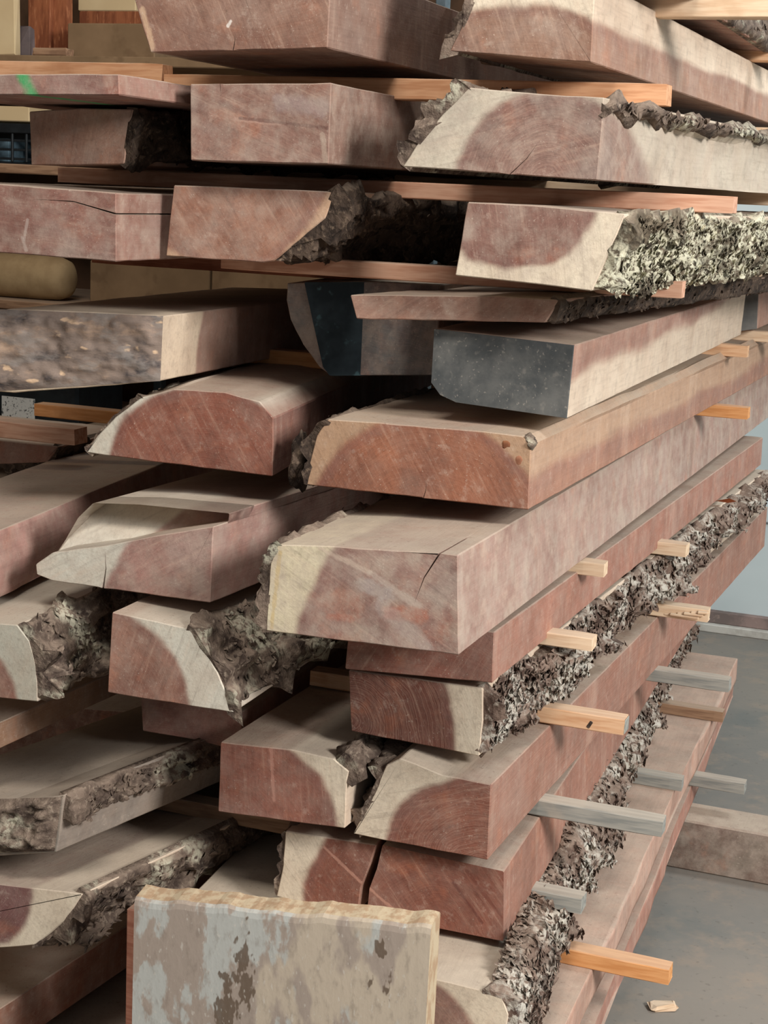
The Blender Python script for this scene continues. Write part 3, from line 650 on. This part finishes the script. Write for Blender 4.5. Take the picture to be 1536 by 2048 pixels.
slab('live_edge_timber', 'short dim slab at lower left, rough bark in front and oblique sawn flank',
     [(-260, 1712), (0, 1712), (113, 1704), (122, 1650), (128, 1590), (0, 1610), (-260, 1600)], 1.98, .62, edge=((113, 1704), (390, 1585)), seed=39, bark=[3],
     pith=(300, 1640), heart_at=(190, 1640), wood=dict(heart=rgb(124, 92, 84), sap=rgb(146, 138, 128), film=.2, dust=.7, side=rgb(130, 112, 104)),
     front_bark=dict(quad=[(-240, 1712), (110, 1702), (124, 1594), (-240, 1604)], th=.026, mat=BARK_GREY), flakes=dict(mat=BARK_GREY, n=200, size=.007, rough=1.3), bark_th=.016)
slab('live_edge_timber', 'low slab at left with purple heart patch, cream sapwood and ragged bark edge',
     [(-300, 1885), (0, 1896), (70, 1890), (130, 1842), (165, 1788), (0, 1768), (-300, 1740)], 1.96, .62, edge=((165, 1788), (450, 1655)), bark=[2, 3], seed=40,
     pith=(-60, 1740), heart_at=(70, 1800), wood=dict(heart=rgb(126, 90, 88), sap=SAP, film=.15, dust=.8), flakes=dict(mat=BARK_GREY, n=300, size=.0071, rough=1.3), bark_th=.022)
slab('timber_baulk', 'reddish-brown baulk at bottom left corner with a smooth side face',
     [(-320, 2120), (-55, 2150), (-50, 2050), (-320, 2020)], 1.93, .8, edge=((-50, 2050), (245, 1857)), seed=41, wood=dict(heart=rgb(150, 100, 80), dust=.75, side=rgb(150, 106, 88)))
slab('board', 'added filler board darkening the gap between the torn-bark slab and the dim short slab',
     [(-260, 1500), (276, 1540), (276, 1425), (-260, 1385)], 2.75, .8, yaw=0, seed=43, wood=dict(heart=rgb(120, 88, 74)))  # added board hides the floor behind so the gap stays dark
flat_slab('board', 'dusty dark board on the ground at the bottom, left of the upright weathered panel', .068, .010, -1.13, 0, .8, 1.9, 1.5, 42, dict(heart=rgb(140, 112, 98)))

# ------------------------------------------------------------------ upright weathered panel in front
T = NT('weathered_paint'); oc = T.obj(); nm = T.xyz(T.nrm())
v_ = T.vec('MULTIPLY', oc, (1, 1, .45)); a_ = T.noise(v_, 13, 5, .6); b_ = T.noise(T.vec('ADD', v_, (3.3, 0, 1.7)), 10, 5, .62); d_ = T.noise(v_, 70, 4, .6)
cc = T.mix(T.ramp(a_, .46, .50), rgb(184, 185, 180), rgb(166, 152, 141))
cc = T.mix(T.ramp(T.math('ADD', T.noise(T.vec('ADD', v_, (7.1, 0, 0)), 9, 5), T.math('MULTIPLY', T.xyz(oc)[0], .5)), .54, .58), cc, rgb(192, 178, 160))
cc = T.mix(T.math('MULTIPLY', T.ramp(b_, .585, .60), .9), cc, rgb(104, 88, 74))
cc = T.mix(T.math('MULTIPLY', T.ramp(d_, .5, .7), .4), cc, rgb(128, 116, 106)); cc = T.mix(T.math('MULTIPLY', T.ramp(T.noise(v_, 160, 2), .62, .7), .5), cc, rgb(206, 200, 190))
front = T.ramp(nm[1], -.5, -.7); cc = T.mix(front, T.mix(T.ramp(d_, .4, .6), rgb(196, 178, 150), rgb(176, 148, 120)), cc)
T.bump(T.math('ADD', a_, d_), .35, .002); PANEL = T.color(cc)
PY = 1.90
tl, tr_ = at(268, 1797, PY), at(864, 1853, PY)
pw = tr_[0] - tl[0]
root = empty('upright_panel', ((tl[0]+tr_[0])/2, PY, .0)); tag(root, 'grey weathered paint-flaked panel standing upright before the stack, pale chipped top edge', 'panel')
nx = 60; V = []; ht = [tl[2] + (tr_[2]-tl[2])*i/nx + .0035*vnoise([[i*.31, 3.3, 0]], 3)[0] + .0006*vnoise([[i*1.3, 1.3, 0]], 4)[0] for i in range(nx+1)]
for i in range(nx+1):
    x = -pw/2 + pw*i/nx; z = ht[i]
    for (yy, zz) in ((0, .0), (0, z-.012), (.0015, z-.004), (.006, z), (.036, z + .006), (.040, z+.002), (.040, 0)): V.append((x + (.003*vnoise([[0, zz*9, 0]], 8)[0] if i in (0, nx) else 0), yy, zz))
Fc = [(i*7+k, (i+1)*7+k, (i+1)*7+(k+1) % 7, i*7+(k+1) % 7) for i in range(nx) for k in range(7)] + [tuple(range(6, -1, -1)), tuple(nx*7+k for k in range(7))]
mesh_obj('panel_board', V, Fc, PANEL, root)
mesh_obj('side_batten', *box_mesh(.022, .05, float(ht[0]-.03), .002), stick_material('batten', rgb(190, 134, 112), rgb(166, 108, 88), rgb(140, 90, 74)), root, None, (-pw/2 - .0125, .045, 0))

# ------------------------------------------------------------------ stickers between the layers
Z_R6, Z_R5, Z_R7, Z_R8, Z_R9, Z_R10, Z_R11 = 1.035, 1.166, .872, .789, .656, .510, .376
sticker('pale sticker laid across the very top at right, cut off by the picture edge', (1700, 36), 0, 0.62, PINE_PALE, Y=2.62, t=.034)
sticker('tan sticker at the right picture edge, on top of the pale sapwood side', (1640, 124), 0, .6, PINE, Y=3.5, t=.032)
sticker('long thin sticker crossing the whole upper stack, squared bright end at right', (1331, 212), 0, 0.83, PINE_PEACH, Y=2.40, t=.032, w=.04)
sticker('pinkish sticker at upper left, butted end to end with the long upper one', (323, 166), 0, 0.5, PINE_PEACH, Y=2.40, t=.031, w=.04)
sticker('pale pink sticker end at right edge under the top right slab', (1620, 288), 0, .5, PINE_PALE, Y=3.4, t=.030)
sticker('long shadowed red sticker under the second row, bright end at right', (1464, 428), 0, 1.15, PINE_PINK, Y=2.42, t=.026, w=.04, tilt=-.0)
sticker('dusty sticker far back between lichen bark and the slab above it', (1600, 414), 0, 1.02, PINE_PALE, Y=3.3, t=.030)
sticker('short salmon sticker end just below the lichen bark', (1361, 598), 0, .75, PINE_PINK, Y=2.36, t=.026)
sticker('pale sticker poking out beyond the lichen bark at right', (1520, 554), 0, .5, PINE_PALE, Y=3.15, t=.027)
sticker('bright yellowish sticker under the pink and cream side of the black-ended slab', (1493, 716), Z_R5, .6, PINE)
sticker('pale sticker behind the yellowish one, at the right picture edge', (1600, 690), Z_R5, .5, PINE_PALE)
sticker('orange sticker under the rust-orange slab at right', (1494, 840), Z_R6, .6, PINE_ORANGE)
sticker('pale stub of sticker under the large middle slab', (1206, 1156), Z_R7, .5, PINE_PALE, t=.024)
sticker('cream sticker stub on top of the shaggy bark, nearer of two', (1182, 1304), Z_R8, .5, PINE_PALE, t=.022)
sticker('cream sticker stub on top of the shaggy bark, farther of two', (1371, 1116), Z_R8, .5, PINE_PALE)
stG = sticker('long yellow sticker with grey painted end and black knot, below the shaggy bark', (1246, 1472), Z_R9, .55, PINE)
o = box('painted_end', STICK_GREY, (-.0005, .003, .002), (.0015, .033, .025), None, .0008); o.parent = stG
o = box('knot', BARK_DARK, (-.062, -.0008, .004), (-.056, .004, .018), None, .001); o.parent = stG; o.rotation_euler = (0, .5, 0)
stS = sticker('splintered pale sticker halfway along the lower right side', (1414, 1246), Z_R9, .5, PINE_PALE)
for k in range(6):
    o = box('splinter', PINE_PALE, (-.09 + k*.014, -.006 - .004*(k % 2), .004 + .003*k), (-.02 + k*.004, .002, .009 + .003*k), None, .001, rotz=.05*(k-3)); o.parent = stS
sticker('grey weathered sticker jutting out farthest, under the slab with the rounded heart patch', (1322, 1676), Z_R10, .55, STICK_GREY)
sticker('grey sticker at the far end of the lower stack, beside bark', (1456, 1386), Z_R10, .5, STICK_GREY)
sticker('short grey sticker beneath the split red slab', (1160, 1830), Z_R11, .5, STICK_GREY)
sticker('orange sticker with dusty top at bottom right, resting on the pale-edged board', (1336, 1972), .270, .5, PINE_ORANGE)
sticker('short grey sticker lying on the brown board top between bark and pale edge', (1361, 1584), .270, .35, STICK_GREY)
sticker('small grey-brown sticker stub near the far end of the brown board top', (1444, 1446), .270, .3, STICK_BROWN)
sticker('grey sticker sticking out over the floor beneath the pale-edged board', (1487, 1590), .177, .5, STICK_GREY)
sticker('reddish sticker beneath the upper left baulks', (700, 560), 0, .50, PINE_RED, Y=2.52, t=.026)
sticker('tan sticker showing in the gap under the weathered knotted slab', (720, 745), 0, .28, PINE_ORANGE, Y=2.62, t=.027)
sticker('pink sticker with lit orange top at left, beside the striped half-round end', (148, 892), 0, .45, PINE_PINK, Y=2.66, t=.033, w=.05)
sticker('yellow-brown sticker in the gap beneath the striped half-round slab', (760, 905), 0, .75, PINE_ORANGE, Y=2.75, t=.026)
sticker('brown sticker in the dark gap left of the dark red slab', (720, 1395), 0, .2, STICK_BROWN, Y=2.62, t=.027)
sticker('dim brown sticker below the squared red slab', (600, 1676), 0, .3, STICK_BROWN, Y=2.32, t=.027)

# ------------------------------------------------------------------ bearers under the stack
BEARER = wood_material('bearer_timber', (0, -1), 9., heart=rgb(140, 128, 116), film=.4, dust=.7, seed=60.)
for Yb, lab, xe in ((3.483, 'grey squared bearer on the floor, jutting out under the lower right stack', .05), (2.25, 'squared bearer on the floor under the front of the stack', -.62)):
    o = box('bearer', BEARER, (-1.12, Yb, 0), (xe, Yb+.12, .120), None, .004, seed=3); tag(o, lab, 'bearer')

# ------------------------------------------------------------------ storage behind the stack at left
def bpx(name, label, cat, mat, u0, v0, u1, v1, Y, depth, **kw):
    a, b = at(u0, v1, Y), at(u1, v0, Y)
    o = box(name, mat, (a[0], Y, a[2]), (b[0], Y+depth, b[2]), **kw); return tag(o, label, cat)
STEEL = flat_material('blue_grey_steel', rgb(96, 110, 118), rgb(76, 88, 96), 20, rough=.5)
CARD = flat_material('cardboard', rgb(136, 112, 86), rgb(120, 98, 74), 5, c3=rgb(110, 88, 66))
BLACKP = flat_material('black_plastic', rgb(30, 36, 40), rgb(22, 26, 30), 20, rough=.45)
CREAM = flat_material('cream_board', rgb(214, 194, 156), rgb(202, 180, 142), 4)
REDW = flat_material('red_wood', rgb(150, 92, 62), rgb(116, 66, 44), 12, (3, 3, .6), c3=rgb(176, 118, 84))
RY = 4.5
rack = empty('storage_rack', (-2.5, RY+.3, 0)); tag(rack, 'blue-grey steel storage rack standing behind the stack at left', 'rack')
shelf_z = [float(at(100, v, RY)[2]) for v in (113, 331, 604, 848)]
x_post = float(at(166, 560, RY)[0]); xl = -3.9; xr_ = -1.55
def rel(o): o.parent = rack; o.location = Vector(o.location) - Vector(rack.location); return o
for x in (xl, x_post, xr_):
    for yy in ((RY-.06, RY+.62) if x != x_post else (RY+.50,)): rel(box('post', STEEL, (x-.016, yy, 0), (x+.016, yy+.04, 2.9)))
for z in shelf_z + [.45]:
    rel(box('shelf_board', STICK_BROWN if z < 1.7 else CARD, (xl, RY-.04, z-.03), (xr_, RY+.64, z)))
rel(box('dark_backing', flat_material('gap_dark_tone', rgb(84, 62, 46), rgb(64, 48, 36), 6), (xl, RY+.645, .1), (xr_, RY+.665, 2.9)))  # dark sheet added so gaps between the rack items look shaded
z1, z2, z3, z4 = shelf_z
def on(name, label, cat, mat, u0, u1, vtop, z, Y, depth, **kw):
    a, b = at(u0, vtop, Y), at(u1, vtop, Y)
    o = box(name, mat, (a[0], Y, z), (b[0], Y+depth, a[2]), **kw); return tag(o, label, cat)
on('cardboard_box', 'plain cardboard box on the top rack shelf beside the brown baulk', 'box', CARD, 135, 310, 46, z1, RY+.02, .3)
o = on('cream_panel', 'cream panel end high on the rack above a brown plank', 'panel', CREAM, 156, 272, -40, float(at(200, 22, RY+.34)[2]), RY+.34, .22)
on('plank', 'red-brown plank on the rack carrying the cream panel', 'plank', REDW, 158, 290, 22, z1, RY+.34, .25)
on('plank', 'red-brown timber upright at top left of the rack', 'plank', REDW, 56, 100, -60, z1, RY+.10, .03, jit=.004, seed=4)
on('plank', 'dark red-brown timber upright beside the cardboard box', 'plank', REDW, 102, 134, -60, z1, RY+.12, .03, jit=.004, seed=5)
on('wood_block', 'cream block at the top left corner of the rack', 'block', CREAM, -90, 30, -60, z1, RY+.02, .03, jit=.006, seed=6)
on('offcut', 'small brown offcut in front of the red-brown uprights', 'offcut', STICK_BROWN, 66, 134, 96, z1, RY-.03, .04, jit=.004, seed=7)
on('grey_bundle', 'grey block between cream block and red-brown upright', 'block', flat_material('grey_stuff', rgb(118, 106, 106), rgb(98, 90, 92), 10), 26, 62, 54, z1, RY+.08, .02, jit=.006, seed=8)
# black slotted crate
cr = empty('plastic_crate', (float(at(0, 330, RY)[0]), RY, z2)); tag(cr, 'black slotted plastic crate on the rack left of the pale-brown slab', 'crate')
zc = float(at(0, 246, RY)[2]) - z2
def crp(nm, lo, hi): o = box(nm, BLACKP, lo, hi, None, .002); o.parent = cr
crp('crate_floor', (-.28, 0, 0), (.16, .3, .006)); crp('crate_back', (-.28, .29, .006), (.16, .3, zc))
crp('crate_rim', (-.29, -.008, zc-.03), (.17, .006, zc)); crp('crate_side', (-.286, .006, .006), (-.28, .29, zc)); crp('crate_side', (.16, .006, .006), (.166, .29, zc))
for k in range(9): crp('upright_rib', (-.275 + k*.053, -.004, .006), (-.267 + k*.053, .004, zc-.03))
for k in range(3): crp('cross_rib', (-.275, .0, .012 + k*(zc-.04)/3), (.155, .003, .020 + k*(zc-.04)/3))
BOT = flat_material('blue_grey_pack', rgb(110, 136, 150), rgb(84, 106, 120), 12)
for k in range(2): tag(box('blue_pack', BOT, (cr.location.x - .20 + k*.11, RY+.05, z2+.0065), (cr.location.x - .11 + k*.11, RY+.2, z2 + .08)), ('left' if k == 0 else 'right') + ' one of the pale blue packs inside the black crate', 'pack', 'packs inside the crate')
o = on('wooden_tray', 'tan wooden tray resting on the black crate', 'tray', CREAM, -60, 58, 210, float(at(0, 243, RY)[2])+.002, RY+.01, .25)
# beige roll
rz = z3; rr_ = (float(at(60, 512, RY-.02)[2]) - z3)/2
x1 = float(at(118, 560, RY)[0]); V = []; Fc = []; prof = [(0, .0), (0, .55), (-.012, .82), (-.04, .96), (-.1, 1.0), (-.6, 1.0), (-.62, .9), (-.62, 0)]
for k, (dx, f) in enumerate(prof):
    for j in range(32): a = j*math.tau/32; V.append((dx, math.cos(a)*rr_*f, rr_ + math.sin(a)*rr_*f))
Fc = [(k*32+j, k*32+(j+1) % 32, (k+1)*32+(j+1) % 32, (k+1)*32+j) for k in range(len(prof)-1) for j in range(32)]
o = mesh_obj('fabric_roll', V, Fc, flat_material('beige_cloth', rgb(176, 152, 116), rgb(160, 136, 102), 14), None, True, (x1, RY+rr_, z3)); tag(o, 'plump beige roll on the rack above the weathered knotted slab', 'roll')
on('cardboard_box', 'wide low cardboard box on the rack, seen in the gap above the knotted slab', 'box', CARD, 180, 420, 520, z3, RY+.03, .4)
on('cardboard_box', 'second wide cardboard box on the rack, right of the first in the dark gap', 'box', CARD, 424, 640, 524, z3, RY+.03, .4)
# black case with label
bc = empty('black_case', (float(at(60, 848, RY)[0]), RY, z4)); tag(bc, 'black case with white paper label in the gap at left', 'case')
hw = .16; hz = float(at(60, 770, RY)[2]) - z4 + .06
o = box('case_body', BLACKP, (-.22, 0, 0), (.18, .3, hz), None, .01); o.parent = bc
la, lb = at(4, 834, RY), at(70, 798, RY)
T = NT('paper_label'); q = T.noise(T.obj(), 90, 4, .7); PAPER = T.color(T.mix(T.ramp(q, .56, .62), rgb(206, 208, 206), rgb(70, 74, 78)))
o = box('paper_label', PAPER, (la[0]-bc.location.x, -.002, la[2]-z4), (lb[0]-bc.location.x, .001, lb[2]-z4), None, .0005); o.parent = bc; o['label'] = 'white paper label with grey print'

# ------------------------------------------------------------------ small debris
p = atz(1442, 1010, Z_R8); V = [(-.03, 0, .002), (-.01, -.014, .012), (.02, -.01, .02), (.036, .004, .012), (.014, .016, .004), (-.014, .014, .006), (0, 0, .012), (-.02, .0, -.001), (.02, .003, .010)]
o = mesh_obj('dry_leaf', V, [(0, 1, 6), (1, 2, 6), (2, 3, 6), (3, 4, 6), (4, 5, 6), (5, 0, 6)], flat_material('orange_leaf', rgb(206, 116, 70), rgb(178, 92, 54), 40), None, True, tuple(p)); tag(o, 'curled orange dry leaf on the far end of the shaggy bark', 'leaf')
p = atz(1325, 2016, 0); V, Fc = box_mesh(.05, .03, .012, .004, .004, 9)
o = mesh_obj('wood_chip', V, Fc, PINE_PALE, None, None, tuple(p), .5); tag(o, 'pale wood chip lying on the floor at bottom right', 'chip')
